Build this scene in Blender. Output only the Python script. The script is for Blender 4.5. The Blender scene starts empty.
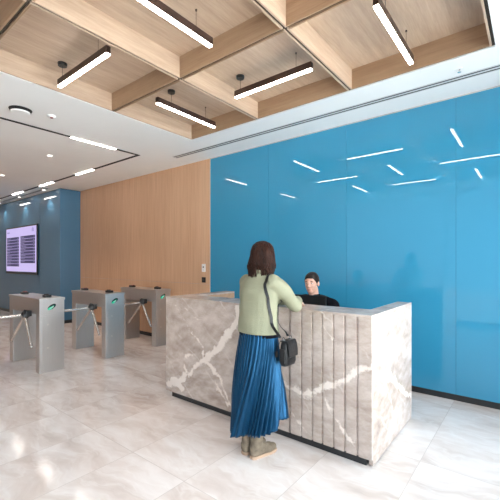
import bpy, bmesh, math, random
from math import sin, cos, pi, radians, sqrt, atan2
from mathutils import Vector, Matrix, noise
random.seed(7)
SC = bpy.context.scene
COL = SC.collection

# ------------------------------------------------------------------ helpers
def new_mat(name):
    m = bpy.data.materials.new(name); m.use_nodes = True
    nt = m.node_tree
    return m, nt, nt.nodes['Principled BSDF']

def simple(name, col, rough=0.5, metal=0.0, coat=0.0, spec=0.5, var=0.0, vscale=8.0, bump=0.0, bscale=60.0, stretch=None):
    """plain procedural surface: colour with a little noise variation and optional bump"""
    m, nt, b = new_mat(name)
    b.inputs['Roughness'].default_value = rough
    b.inputs['Metallic'].default_value = metal
    b.inputs['Coat Weight'].default_value = coat
    b.inputs['Specular IOR Level'].default_value = spec
    b.inputs['Base Color'].default_value = (*col, 1)
    if var or bump:
        tc = nt.nodes.new('ShaderNodeTexCoord')
        mp = nt.nodes.new('ShaderNodeMapping'); nt.links.new(tc.outputs['Object'], mp.inputs[0])
        if stretch: mp.inputs['Scale'].default_value = stretch
    if var:
        n = nt.nodes.new('ShaderNodeTexNoise'); n.inputs['Scale'].default_value = vscale; n.inputs['Detail'].default_value = 4
        nt.links.new(mp.outputs[0], n.inputs['Vector'])
        r = nt.nodes.new('ShaderNodeValToRGB')
        r.color_ramp.elements[0].position = .3; r.color_ramp.elements[1].position = .7
        r.color_ramp.elements[0].color = (*[c*(1-var) for c in col], 1)
        r.color_ramp.elements[1].color = (*[min(1, c*(1+var)) for c in col], 1)
        nt.links.new(n.outputs['Fac'], r.inputs[0]); nt.links.new(r.outputs[0], b.inputs['Base Color'])
    if bump:
        n2 = nt.nodes.new('ShaderNodeTexNoise'); n2.inputs['Scale'].default_value = bscale
        nt.links.new(mp.outputs[0], n2.inputs['Vector'])
        bp = nt.nodes.new('ShaderNodeBump'); bp.inputs['Strength'].default_value = bump; bp.inputs['Distance'].default_value = .01
        nt.links.new(n2.outputs['Fac'], bp.inputs['Height']); nt.links.new(bp.outputs[0], b.inputs['Normal'])
    return m

def emit(name, col, strength):
    m, nt, b = new_mat(name)
    b.inputs['Base Color'].default_value = (*[c*.15 for c in col], 1)
    b.inputs['Emission Color'].default_value = (*col, 1)
    b.inputs['Emission Strength'].default_value = strength
    return m

def box(bm, x0, x1, y0, y1, z0, z1, bevel=0.0):
    r = bmesh.ops.create_cube(bm, size=1)
    vs = r['verts']
    for v in vs:
        v.co = Vector((x0+(v.co.x+.5)*(x1-x0), y0+(v.co.y+.5)*(y1-y0), z0+(v.co.z+.5)*(z1-z0)))
    if bevel:
        es = list({e for v in vs for e in v.link_edges})
        bmesh.ops.bevel(bm, geom=es, offset=bevel, segments=2, profile=.5, affect='EDGES')

def frame_axes(d):
    d = d.normalized()
    u = d.cross(Vector((0, 0, 1)))
    if u.length < 1e-3: u = Vector((1, 0, 0))
    u.normalize(); v = u.cross(d).normalized()
    return u, v

def loft(bm, rings, cap=True, closed=True):
    """rings: list of lists of points, same count"""
    vr = [[bm.verts.new(p) for p in r] for r in rings]
    n = len(vr[0])
    for a, b in zip(vr[:-1], vr[1:]):
        for i in range(n if closed else n-1):
            j = (i+1) % n
            bm.faces.new((a[i], a[j], b[j], b[i]))
    if cap and closed:
        bm.faces.new(list(reversed(vr[0]))); bm.faces.new(vr[-1])
    return vr

def ellipse(c, rx, ry, n=24, z=None, rot=0.0):
    c = Vector(c); out = []
    for i in range(n):
        t = 2*pi*i/n
        x, y = rx*cos(t), ry*sin(t)
        out.append(c + Vector((x*cos(rot)-y*sin(rot), x*sin(rot)+y*cos(rot), 0)))
    return out

def rcone(bm, p0, r0, p1, r1, n=14):
    """tapered limb with round ends"""
    p0, p1 = Vector(p0), Vector(p1); d = p1-p0
    if d.length < 1e-6: d = Vector((0, 0, 1e-5))
    u, v = frame_axes(d); dn = d.normalized()
    rings = []
    def ring(c, r): return [c+u*(r*cos(2*pi*i/n))+v*(r*sin(2*pi*i/n)) for i in range(n)]
    for k in (-80, -55, -30): rings.append(ring(p0+dn*(r0*sin(radians(k))), r0*cos(radians(k))))
    rings.append(ring(p0, r0)); rings.append(ring(p1, r1))
    for k in (30, 55, 80): rings.append(ring(p1+dn*(r1*sin(radians(k))), r1*cos(radians(k))))
    loft(bm, rings)

def chain(bm, pts, n=14):
    """pts: (x,y,z,r) list"""
    for a, b in zip(pts[:-1], pts[1:]): rcone(bm, a[:3], a[3], b[:3], b[3], n)

def ellipsoid(bm, c, r, rot=None, seg=20):
    res = bmesh.ops.create_uvsphere(bm, u_segments=seg, v_segments=seg//2+2, radius=1)
    M = Matrix.Translation(Vector(c)) @ (rot.to_4x4() if rot else Matrix.Identity(4)) @ Matrix.Diagonal((*r, 1))
    bmesh.ops.transform(bm, matrix=M, verts=res['verts'])

def cyl(bm, p0, p1, r0, r1=None, n=20):
    p0, p1 = Vector(p0), Vector(p1); r1 = r0 if r1 is None else r1
    u, v = frame_axes(p1-p0)
    loft(bm, [[p+u*(r*cos(2*pi*i/n))+v*(r*sin(2*pi*i/n)) for i in range(n)] for p, r in ((p0, r0), (p1, r1))])

def tube(bm, pts, r, n=8, radii=None, flat=1.0):
    pts = [Vector(p) for p in pts]; rings = []
    for i, p in enumerate(pts):
        d = pts[min(i+1, len(pts)-1)]-pts[max(i-1, 0)]
        u, v = frame_axes(d); rr = radii[i] if radii else r
        rings.append([p+u*(rr*cos(2*pi*k/n))+v*(rr*flat*sin(2*pi*k/n)) for k in range(n)])
    loft(bm, rings)

def spline(pts, m=8):
    """Catmull-Rom through pts"""
    P = [Vector(p) for p in pts]; P = [P[0]*2-P[1]]+P+[P[-1]*2-P[-2]]
    out = []
    for i in range(1, len(P)-2):
        for k in range(m):
            t = k/m
            out.append(.5*((2*P[i])+(P[i+1]-P[i-1])*t+(2*P[i-1]-5*P[i]+4*P[i+1]-P[i+2])*t*t+(3*P[i]-P[i-1]-3*P[i+1]+P[i+2])*t**3))
    out.append(P[-2]); return out

def prism(bm, poly, axis, a, b):
    """extrude a 2D polygon along axis 'x','y' or 'z' from a to b"""
    def P(p, t):
        if axis == 'x': return Vector((t, p[0], p[1]))
        if axis == 'y': return Vector((p[0], t, p[1]))
        return Vector((p[0], p[1], t))
    loft(bm, [[P(p, a) for p in poly], [P(p, b) for p in poly]])

def finish(bm, smooth):
    bmesh.ops.recalc_face_normals(bm, faces=bm.faces)
    if smooth:
        for f in bm.faces: f.smooth = True

def obj(name, bm, m, parent=None, smooth=False, label=None, autosmooth=None):
    finish(bm, smooth)
    me = bpy.data.meshes.new(name); bm.to_mesh(me); bm.free()
    if autosmooth is not None:
        for p in me.polygons: p.use_smooth = True
        me.set_sharp_from_angle(angle=radians(autosmooth))
    me.materials.append(m)
    o = bpy.data.objects.new(name, me); COL.objects.link(o)
    if parent: o.parent = parent
    if label: o['label'] = label
    return o

def remesh(bm, voxel, smooth_it=2, fac=.5):
    """fuse overlapping closed shapes of bm into one continuous surface"""
    bmesh.ops.recalc_face_normals(bm, faces=bm.faces)
    me = bpy.data.meshes.new('tmp'); bm.to_mesh(me); bm.free()
    o = bpy.data.objects.new('tmp', me); COL.objects.link(o)
    md = o.modifiers.new('r', 'REMESH'); md.mode = 'VOXEL'; md.voxel_size = voxel; md.adaptivity = 0
    dg = bpy.context.evaluated_depsgraph_get(); dg.update()
    ev = bpy.data.meshes.new_from_object(o.evaluated_get(dg), depsgraph=dg)
    out = bmesh.new(); out.from_mesh(ev)
    bpy.data.objects.remove(o); bpy.data.meshes.remove(me); bpy.data.meshes.remove(ev)
    for _ in range(smooth_it):
        bmesh.ops.smooth_vert(out, verts=out.verts, factor=fac, use_axis_x=True, use_axis_y=True, use_axis_z=True)
    return out

def thing(name, label, cat, loc=(0, 0, 0), rotz=0, group=None):
    o = bpy.data.objects.new(name, None); COL.objects.link(o)
    o.empty_display_size = .1
    o.location = loc; o.rotation_euler = (0, 0, rotz); o['label'] = label; o['category'] = cat
    if group: o['group'] = group
    return o

def tag(o, label, cat, group=None, kind=None):
    o['label'] = label; o['category'] = cat
    if group: o['group'] = group
    if kind: o['kind'] = kind
    return o

def struct(name, bm, m, parent=None, smooth=False):
    o = obj(name, bm, m, parent, smooth)
    if not parent: o['kind'] = 'structure'
    return o

def dup(root, loc, rotz=None, label=None, group=None):
    r = root.copy(); COL.objects.link(r); r.location = loc
    if rotz is not None: r.rotation_euler = (0, 0, rotz)
    if label: r['label'] = label
    if group: r['group'] = group
    for ch in list(root.children):
        c = ch.copy(); COL.objects.link(c); c.parent = r
        for g in ch.children:
            d = g.copy(); COL.objects.link(d); d.parent = c
    return r

# ------------------------------------------------------------------ materials
def nd(nt, t, **kw):
    n = nt.nodes.new(t)
    for k, v in kw.items(): setattr(n, k, v)
    return n
def math_(nt, op, a, b=None, clamp=False):
    n = nd(nt, 'ShaderNodeMath', operation=op, use_clamp=clamp)
    for i, x in enumerate((a, b)):
        if x is None: continue
        if isinstance(x, (int, float)): n.inputs[i].default_value = x
        else: nt.links.new(x, n.inputs[i])
    return n.outputs[0]
def vmath(nt, op, a, b=None):
    n = nd(nt, 'ShaderNodeVectorMath', operation=op)
    for i, x in enumerate((a, b)):
        if x is None: continue
        if isinstance(x, (tuple, list, Vector)): n.inputs[i].default_value = x
        else: nt.links.new(x, n.inputs[i])
    return n.outputs['Value'] if op in ('DOT_PRODUCT', 'LENGTH', 'DISTANCE') else n.outputs['Vector']
def mixc(nt, fac, a, b):
    n = nd(nt, 'ShaderNodeMix', data_type='RGBA')
    if isinstance(fac, (int, float)): n.inputs[0].default_value = fac
    else: nt.links.new(fac, n.inputs[0])
    for i, x in ((6, a), (7, b)):
        if isinstance(x, tuple): n.inputs[i].default_value = (*x, 1)
        else: nt.links.new(x, n.inputs[i])
    return n.outputs[2]
def noise_(nt, vec, scale, detail=4, rough=.5, col=False):
    n = nd(nt, 'ShaderNodeTexNoise'); n.inputs['Scale'].default_value = scale; n.inputs['Detail'].default_value = detail
    n.inputs['Roughness'].default_value = rough
    nt.links.new(vec, n.inputs['Vector']); return n.outputs['Color' if col else 'Fac']
def ramp(nt, fac, stops):
    r = nd(nt, 'ShaderNodeValToRGB'); e = r.color_ramp.elements
    while len(e) < len(stops): e.new(.5)
    for el, (p, c) in zip(e, stops): el.position = p; el.color = (*c, 1) if len(c) == 3 else c
    nt.links.new(fac, r.inputs[0]); return r.outputs[0]
def mapped(nt, scale=(1, 1, 1), rot=(0, 0, 0), loc=(0, 0, 0), coord='Object'):
    tc = nd(nt, 'ShaderNodeTexCoord'); mp = nd(nt, 'ShaderNodeMapping')
    nt.links.new(tc.outputs[coord], mp.inputs[0])
    mp.inputs['Scale'].default_value = scale; mp.inputs['Rotation'].default_value = rot; mp.inputs['Location'].default_value = loc
    return mp.outputs[0]

def wood(name, c0, c1, scale, rough=.45, fine=1.0):
    """straight grained veneer; scale stretches the grain"""
    m, nt, b = new_mat(name)
    v = mapped(nt, scale)
    a = noise_(nt, v, 3.0, 6, .62)
    f = noise_(nt, v, 14.0*fine, 3, .6)
    s = math_(nt, 'ADD', math_(nt, 'MULTIPLY', a, .65), math_(nt, 'MULTIPLY', f, .35))
    c = ramp(nt, s, [(.32, c0), (.68, c1)])
    nt.links.new(c, b.inputs['Base Color']); b.inputs['Roughness'].default_value = rough
    return m

M = {}
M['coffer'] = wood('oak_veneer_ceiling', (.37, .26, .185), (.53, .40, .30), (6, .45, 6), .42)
M['coffer_shaded'] = wood('oak_veneer_shaded_end', (.25, .148, .085), (.37, .24, .148), (.45, 8, 8), .42)  # tray ends: their shade is painted in as a darker oak tone
M['coffer_edge'] = simple('oak_edge_band', (.62, .49, .37), .5, var=.06)

def wall_wood():
    m, nt, b = new_mat('ribbed_oak_wall')
    v = mapped(nt, (16, 16, .5))
    a = noise_(nt, v, 2.2, 5, .6)
    big = noise_(nt, mapped(nt, (1.1, 1.1, .15)), 2.0, 3)
    c = ramp(nt, math_(nt, 'ADD', math_(nt, 'MULTIPLY', a, .7), math_(nt, 'MULTIPLY', big, .3)), [(.3, (.51, .30, .178)), (.7, (.68, .425, .268))])
    # fine vertical reeding of the veneer
    sx = nd(nt, 'ShaderNodeSeparateXYZ'); tc = nd(nt, 'ShaderNodeTexCoord'); nt.links.new(tc.outputs['Object'], sx.inputs[0])
    w = math_(nt, 'SINE', math_(nt, 'MULTIPLY', sx.outputs[0], 2*pi/.035))
    groove = math_(nt, 'GREATER_THAN', w, .8)
    c2 = mixc(nt, math_(nt, 'MULTIPLY', groove, .28), c, (.30, .15, .08))
    nt.links.new(c2, b.inputs['Base Color']); b.inputs['Roughness'].default_value = .5
    bp = nd(nt, 'ShaderNodeBump'); bp.inputs['Strength'].default_value = .25; bp.inputs['Distance'].default_value = .004
    nt.links.new(math_(nt, 'MULTIPLY', groove, -1), bp.inputs['Height']); nt.links.new(bp.outputs[0], b.inputs['Normal'])
    return m
M['wallwood'] = wall_wood()

def seg_dist(nt, px, pz, a, b):
    """distance in the xz plane to segment a-b"""
    ax, az = a; bx, bz = b; dx, dz = bx-ax, bz-az; L = dx*dx+dz*dz
    t = math_(nt, 'DIVIDE', math_(nt, 'ADD', math_(nt, 'MULTIPLY', math_(nt, 'SUBTRACT', px, ax), dx),
              math_(nt, 'MULTIPLY', math_(nt, 'SUBTRACT', pz, az), dz)), L, clamp=True)
    ex = math_(nt, 'SUBTRACT', px, math_(nt, 'MULTIPLY_ADD', t, dx) if False else math_(nt, 'ADD', math_(nt, 'MULTIPLY', t, dx), ax))
    ez = math_(nt, 'SUBTRACT', pz, math_(nt, 'ADD', math_(nt, 'MULTIPLY', t, dz), az))
    return math_(nt, 'SQRT', math_(nt, 'ADD', math_(nt, 'MULTIPLY', ex, ex), math_(nt, 'MULTIPLY', ez, ez)))

def marble(name, veins, use='x'):
    """grey-beige marble with one bold pale vein; veins = polylines in local (x,z) or (y,z)"""
    m, nt, b = new_mat(name)
    o = mapped(nt)
    wn = noise_(nt, o, 3.2, 5, .6, col=True)
    warp = vmath(nt, 'ADD', o, vmath(nt, 'MULTIPLY', vmath(nt, 'SUBTRACT', wn, (.5, .5, .5)), (.16, .16, .16)))
    sx = nd(nt, 'ShaderNodeSeparateXYZ'); nt.links.new(warp, sx.inputs[0])
    px = sx.outputs[0 if use == 'x' else 1]; pz = sx.outputs[2]
    # cloudy base drifting along a diagonal
    v1 = mapped(nt, (1.0, 1.0, 2.0), (0, radians(-38), 0) if use == 'x' else (radians(38), 0, 0))
    base = noise_(nt, v1, 2.2, 8, .62)
    fine = noise_(nt, v1, 9.0, 6, .7)
    s = math_(nt, 'ADD', math_(nt, 'MULTIPLY', base, .62), math_(nt, 'MULTIPLY', fine, .38))
    c = ramp(nt, s, [(.3, (.25, .185, .15)), (.44, (.42, .335, .285)), (.57, (.55, .465, .415)), (.72, (.68, .605, .555))])
    # hairline streaks on the diagonal
    d = vmath(nt, 'DOT_PRODUCT', warp, (.62, 0, .78) if use == 'x' else (0, .62, .78))
    st = math_(nt, 'ABSOLUTE', math_(nt, 'SINE', math_(nt, 'MULTIPLY', d, 9.0)))
    hair = math_(nt, 'SUBTRACT', 1.0, math_(nt, 'MULTIPLY', st, 9.0), clamp=True)
    hm = math_(nt, 'MULTIPLY', hair, math_(nt, 'MULTIPLY', math_(nt, 'SUBTRACT', noise_(nt, o, 5.0, 3), .42, clamp=True), 2.2))
    c = mixc(nt, hm, c, (.74, .66, .6))
    # bold pale vein
    dist = None
    for line in veins:
        for a, e in zip(line[:-1], line[1:]):
            q = math_(nt, 'SUBTRACT', seg_dist(nt, px, pz, a[:2], e[:2]), (a[2]+e[2])/2)
            dist = q if dist is None else math_(nt, 'MINIMUM', dist, q)
    if dist is not None:
        rag = math_(nt, 'MULTIPLY', math_(nt, 'SUBTRACT', noise_(nt, o, 10.0, 6, .7), .5), .15)
        mask = math_(nt, 'SUBTRACT', 1.0, math_(nt, 'MULTIPLY', math_(nt, 'ADD', math_(nt, 'ADD', dist, rag), .004), 60.0), clamp=True)
        c = mixc(nt, math_(nt, 'MULTIPLY', mask, .92), c, mixc(nt, noise_(nt, o, 7.0, 3), (.86, .79, .73), (.74, .64, .57)))
    nt.links.new(c, b.inputs['Base Color']); b.inputs['Roughness'].default_value = .22
    return m

def floor_mat():
    m, nt, b = new_mat('polished_marble_tiles')
    o = mapped(nt)
    sx = nd(nt, 'ShaderNodeSeparateXYZ'); nt.links.new(o, sx.inputs[0])
    gx = math_(nt, 'DIVIDE', math_(nt, 'SUBTRACT', sx.outputs[0], -1.285), .61)
    gy = math_(nt, 'DIVIDE', math_(nt, 'SUBTRACT', sx.outputs[1], 1.655), 1.29)
    ix, iy = math_(nt, 'FLOOR', gx), math_(nt, 'FLOOR', gy)
    fx, fy = math_(nt, 'FRACT', gx), math_(nt, 'FRACT', gy)
    cb = nd(nt, 'ShaderNodeCombineXYZ'); nt.links.new(ix, cb.inputs[0]); nt.links.new(iy, cb.inputs[1])
    wn = nd(nt, 'ShaderNodeTexWhiteNoise', noise_dimensions='3D'); nt.links.new(cb.outputs[0], wn.inputs['Vector'])
    off = vmath(nt, 'MULTIPLY', wn.outputs['Color'], (17, 11, 5))
    p = vmath(nt, 'ADD', o, off)
    n1 = noise_(nt, p, 1.5, 3, .6, col=True)
    p2 = vmath(nt, 'ADD', p, vmath(nt, 'MULTIPLY', vmath(nt, 'SUBTRACT', n1, (.5, .5, .5)), (.5, .5, .5)))
    mp = nd(nt, 'ShaderNodeMapping'); nt.links.new(p2, mp.inputs[0]); mp.inputs['Rotation'].default_value = (0, 0, radians(-32)); mp.inputs['Scale'].default_value = (.8, 3.0, 1)
    cl = noise_(nt, mp.outputs[0], 1.5, 7, .58)
    c = ramp(nt, cl, [(.28, (.52, .42, .37)), (.44, (.66, .565, .515)), (.58, (.755, .68, .64)), (.74, (.83, .78, .75))])
    vn = math_(nt, 'ABSOLUTE', math_(nt, 'SUBTRACT', noise_(nt, mp.outputs[0], 1.9, 5, .55), .5))
    vm = math_(nt, 'MULTIPLY', math_(nt, 'SUBTRACT', 1.0, math_(nt, 'MULTIPLY', vn, 28.0), clamp=True), .3)
    c = mixc(nt, vm, c, (.84, .80, .77))
    tone = math_(nt, 'MULTIPLY', math_(nt, 'SUBTRACT', wn.outputs['Value'], .5), .16)
    c = mixc(nt, math_(nt, 'ADD', tone, .08, clamp=True), c, (.8, .76, .73))
    jx = math_(nt, 'LESS_THAN', math_(nt, 'ABSOLUTE', math_(nt, 'SUBTRACT', fx, .5)), .5-.0035)
    jy = math_(nt, 'LESS_THAN', math_(nt, 'ABSOLUTE', math_(nt, 'SUBTRACT', fy, .5)), .5-.0017)
    j = math_(nt, 'MULTIPLY', jx, jy)
    c = mixc(nt, j, (.55, .475, .435), c)
    nt.links.new(c, b.inputs['Base Color'])
    nt.links.new(math_(nt, 'ADD', math_(nt, 'MULTIPLY', cl, .10), .055), b.inputs['Roughness'])
    b.inputs['Specular IOR Level'].default_value = .5
    return m
M['floor'] = floor_mat()
M['plaster'] = simple('white_plaster', (.90, .90, .89), .75, var=.015, vscale=2, spec=.3)
M['wallwhite'] = simple('white_painted_wall', (.80, .80, .79), .6, var=.02, vscale=2)
M['gap_dark'] = simple('dark_gap_shade', (.05, .035, .025), .9, var=.05)  # dark tone standing in for the shade between and above the oak trays
M['black'] = simple('black_satin', (.012, .012, .013), .35, var=.1)
M['blackmat'] = simple('black_matte', (.01, .01, .011), .6, spec=.25, var=.1)
M['plinth'] = simple('dark_plinth', (.02, .021, .023), .35, var=.1)
M['bronze'] = simple('dark_bronze_lamp', (.085, .05, .04), .4, metal=.6, var=.08)
M['tube'] = emit('lamp_diffuser', (1.0, .93, .87), 24.0)
M['strip'] = emit('track_diffuser', (1.0, .93, .87), 24.0)
M['down'] = emit('downlight_lens', (1.0, .92, .84), 6.0)

def glass_blue():
    m, nt, b = new_mat('blue_back_painted_glass')
    v = mapped(nt)
    n = noise_(nt, v, .8, 2)
    c = mixc(nt, n, (.032, .235, .40), (.038, .255, .425))
    nt.links.new(c, b.inputs['Base Color'])
    b.inputs['Roughness'].default_value = .55
    b.inputs['Specular IOR Level'].default_value = .0
    b.inputs['Coat Weight'].default_value = 1.0; b.inputs['Coat Roughness'].default_value = .006; b.inputs['Coat IOR'].default_value = 1.52
    return m
M['blue'] = glass_blue()
M['teal'] = simple('slate_blue_glass', (.045, .165, .29), .5, coat=1.0, var=.05, vscale=1); 
M['teal'].node_tree.nodes['Principled BSDF'].inputs['Coat Roughness'].default_value = .03

def pane_mat(name, tint):
    m, nt, b = new_mat(name)
    nt.nodes.remove(b)
    out = nt.nodes['Material Output']
    tr = nd(nt, 'ShaderNodeBsdfTransparent'); tr.inputs[0].default_value = (*tint, 1)
    gl = nd(nt, 'ShaderNodeBsdfGlossy'); gl.inputs['Roughness'].default_value = .02
    fr = nd(nt, 'ShaderNodeFresnel'); fr.inputs[0].default_value = 1.25
    mx = nd(nt, 'ShaderNodeMixShader')
    nt.links.new(fr.outputs[0], mx.inputs[0]); nt.links.new(tr.outputs[0], mx.inputs[1]); nt.links.new(gl.outputs[0], mx.inputs[2])
    nt.links.new(mx.outputs[0], out.inputs[0])
    return m
M['pane'] = pane_mat('clear_window_glass', (.95, .97, .97)); M['film'] = pane_mat('sun_filtering_glass', (.34, .36, .37))

def steel(name, col, rough=.3):
    m, nt, b = new_mat(name)
    v = mapped(nt, (60, 60, 1.2))
    n = noise_(nt, v, 4, 4)
    c = mixc(nt, n, tuple(x*.82 for x in col), col)
    nt.links.new(c, b.inputs['Base Color']); b.inputs['Metallic'].default_value = .9
    nt.links.new(math_(nt, 'ADD', math_(nt, 'MULTIPLY', n, .15), rough), b.inputs['Roughness'])
    return m
M['steel'] = steel('brushed_steel', (.66, .65, .64), .27)
M['chrome'] = steel('polished_steel_bar', (.75, .73, .70), .14)

# ------------------------------------------------------------------ room dimensions (metres; camera above the origin)
H = 3.33; YW = 4.46; XL, XR = -14.6, .95; YN = -.95
XG = -4.43                                   # where oak meets blue glass
PX, PY = -9.07, 3.96                         # corner of the slate pier
CX = [-3.97, -2.743, -1.511, -.258]          # coffer grid lines
CY = [-.30, .99, 2.343, 3.615]

bm = bmesh.new(); box(bm, XL, XR, YN, YW+.1, -.06, 0); struct('floor', bm, M['floor'])
bm = bmesh.new()
box(bm, XL, CX[0]-.012, YN, YW+.1, H, H+.3); box(bm, CX[3]+.012, XR, YN, YW+.1, H, H+.3)
box(bm, CX[0]-.012, CX[3]+.012, CY[3]+.012, YW+.1, H, H+.3); box(bm, CX[0]-.012, CX[3]+.012, YN, CY[0]-.012, H, H+.3)
ceil = struct('ceiling', bm, M['plaster'])
bm = bmesh.new(); box(bm, CX[0]-.2, CX[3]+.2, CY[0]-.2, CY[3]+.2, H+.3, H+.36); struct('ceiling_void', bm, M['gap_dark'], ceil)
bm = bmesh.new()
for c in CX: box(bm, c-.0115, c+.0115, CY[0]-.0115, CY[3]+.0115, H+.012, H+.03)
for c in CY: box(bm, CX[0], CX[3], c-.0115, c+.0115, H+.013, H+.029)
struct('ceiling_gap_shade', bm, M['gap_dark'], ceil)  # dark strips added inside the tray gaps to paint in their shade
# nine oak trays hung side by side with a gap between them, darkened by those strips
for i in range(3):
    for j in range(3):
        x0, x1, y0, y1 = CX[i]+.012, CX[i+1]-.012, CY[j]+.012, CY[j+1]-.012
        t = .014; zt = H+.205
        bm = bmesh.new(); box(bm, x0, x1, y0, y1, zt, zt+.018)
        tr = struct('ceiling_coffer', bm, M['coffer'], ceil)
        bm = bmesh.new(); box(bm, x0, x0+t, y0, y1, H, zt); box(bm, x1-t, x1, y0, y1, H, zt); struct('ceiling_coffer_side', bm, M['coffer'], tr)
        bm = bmesh.new(); box(bm, x0+t, x1-t, y0, y0+t, H, zt); box(bm, x0+t, x1-t, y1-t, y1, H, zt); struct('ceiling_coffer_end', bm, M['coffer_shaded'], tr)

# far wall: oak panels on the left, blue glass panels on the right
bm = bmesh.new(); box(bm, XL, XR, YW+.03, YW+.13, 0, H); wb = struct('wall_far', bm, simple('blue_grey_backing', (.16, .30, .40), .7, var=.03))
xs = [XG, -5.66, -6.88, -8.10, -9.32, -10.2]
for a, c in zip(xs[1:], xs[:-1]):
    bm = bmesh.new(); box(bm, a+.002, c-.002, YW, YW+.03, 1.131, H, .0015); struct('wood_panel', bm, M['wallwood'], wb)
    bm = bmesh.new(); box(bm, a+.002, c-.002, YW, YW+.03, .075, 1.127, .0015); struct('wood_panel', bm, M['wallwood'], wb)
xs = [XG+.012, -3.17, -1.915, -.66, .595, XR]
for a, c in zip(xs[:-1], xs[1:]):
    bm = bmesh.new(); box(bm, a+.0008, c-.0008, YW, YW+.03, .07, H-.012, .0006); struct('glass_panel', bm, M['blue'], wb)
bm = bmesh.new(); box(bm, XG-.001, XG+.011, YW-.006, YW+.03, .07, H); struct('trim_1', bm, simple('pale_edge_profile', (.62, .5, .4), .4, var=.05))
bm = bmesh.new(); box(bm, XG, XR, YW-.004, YW+.03, H-.012, H); struct('trim_2', bm, simple('pale_shadow_bead', (.55, .5, .45), .5, var=.05))
bm = bmesh.new(); box(bm, PX, XR, YW+.012, YW+.03, 0, .072); struct('baseboard_far', bm, M['plinth'])
# slate pier on the left
bm = bmesh.new(); box(bm, XL, PX-.012, PY+.012, YW+.03, 0, H); pier = struct('wall_pier', bm, M['blackmat'])
xs = [PX-.004, -10.25, -12.85, XL]
for c, a in zip(xs[:-1], xs[1:]):
    bm = bmesh.new(); box(bm, a+.002, c-.002, PY, PY+.012, .08, H-.01, .001); struct('glass_panel', bm, M['teal'], pier)
bm = bmesh.new(); box(bm, PX-.012, PX, PY+.002, YW+.03, .08, H-.01, .001); struct('glass_panel', bm, M['teal'], pier)
bm = bmesh.new(); box(bm, XL, PX-.004, PY+.004, PY+.02, 0, .08); box(bm, PX-.02, PX-.004, PY+.02, YW+.02, 0, .08); struct('baseboard_pier', bm, M['plinth'])
# left wall, near wall, right wall with tall glazing
bm = bmesh.new(); box(bm, XL-.1, XL, YN, YW+.13, 0, H); struct('wall_left', bm, M['wallwhite'])
GX0, GX1 = -4.3, .93
bm = bmesh.new(); box(bm, XL-.1, GX0, YN-.12, YN, 0, H); box(bm, GX1, XR+.12, YN-.12, YN, 0, H); box(bm, GX0, GX1, YN-.12, YN, 3.26, H); box(bm, GX0, GX1, YN-.12, YN, 0, .06); wn = struct('wall_near', bm, M['wallwhite'])
for k in range(8):
    bm = bmesh.new(); box(bm, -5.66-(k+1)*1.12+.002, -5.66-k*1.12-.002, YN, YN+.03, .08, H, .0015); struct('wood_panel', bm, M['wallwood'], wn)
bm = bmesh.new(); box(bm, XL, XR, YN, YN+.012, 0, .08); struct('baseboard_near', bm, M['plinth'])
bm = bmesh.new(); box(bm, XR, XR+.12, YN, YW+.13, 3.05, H); box(bm, XR, XR+.12, YN, YW+.13, 0, .09); box(bm, XR, XR+.12, 4.1, YW+.13, .09, 3.05); struct('wall_right', bm, M['wallwhite'])
M['alu'] = simple('grey_window_frame', (.12, .125, .13), .4, metal=.4, var=.05)
def glazing(name, axis, lo, hi, z0, z1, at, n, mf, mp):
    root = bpy.data.objects.new(name, None); COL.objects.link(root); root['kind'] = 'structure'
    bm = bmesh.new(); w = .05
    def bar(a0, a1, b0, b1):
        if axis == 'x': box(bm, a0, a1, at-.05, at+.03, b0, b1, .003)
        else: box(bm, at-.03, at+.05, a0, a1, b0, b1, .003)
    step = (hi-lo)/n
    for k in range(n+1):
        c = lo+k*step; bar(max(lo, c-w/2), min(hi, c+w/2), z0, z1)
    bar(lo, hi, z0, z0+w); bar(lo, hi, z1-w, z1)
    struct('window_frame', bm, mf, root)
    for k in range(n):
        bm = bmesh.new(); a0, a1 = lo+k*step+w/2, lo+(k+1)*step-w/2
        if axis == 'x': box(bm, a0, a1, at-.012, at-.004, z0+w, z1-w)
        else: box(bm, at+.004, at+.012, a0, a1, z0+w, z1-w)
        struct('window_pane', bm, mp, root)
glazing('window_1', 'y', YN, 4.1, .09, 3.05, XR+.05, 4, M['alu'], M['pane'])
glazing('window_2', 'x', GX0, GX1, .06, 3.26, YN-.05, 2, simple('pale_window_frame', (.6, .61, .62), .4, var=.03), M['film'])
# pavement outside the glazing
bm = bmesh.new(); box(bm, XL-.2, 16, -14, YN-.125, -.12, -.06); box(bm, XR+.13, 16, YN-.12, 12, -.12, -.06)
struct('ground', bm, simple('pale_paving', (.62, .61, .59), .8, var=.08, vscale=3))

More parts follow.
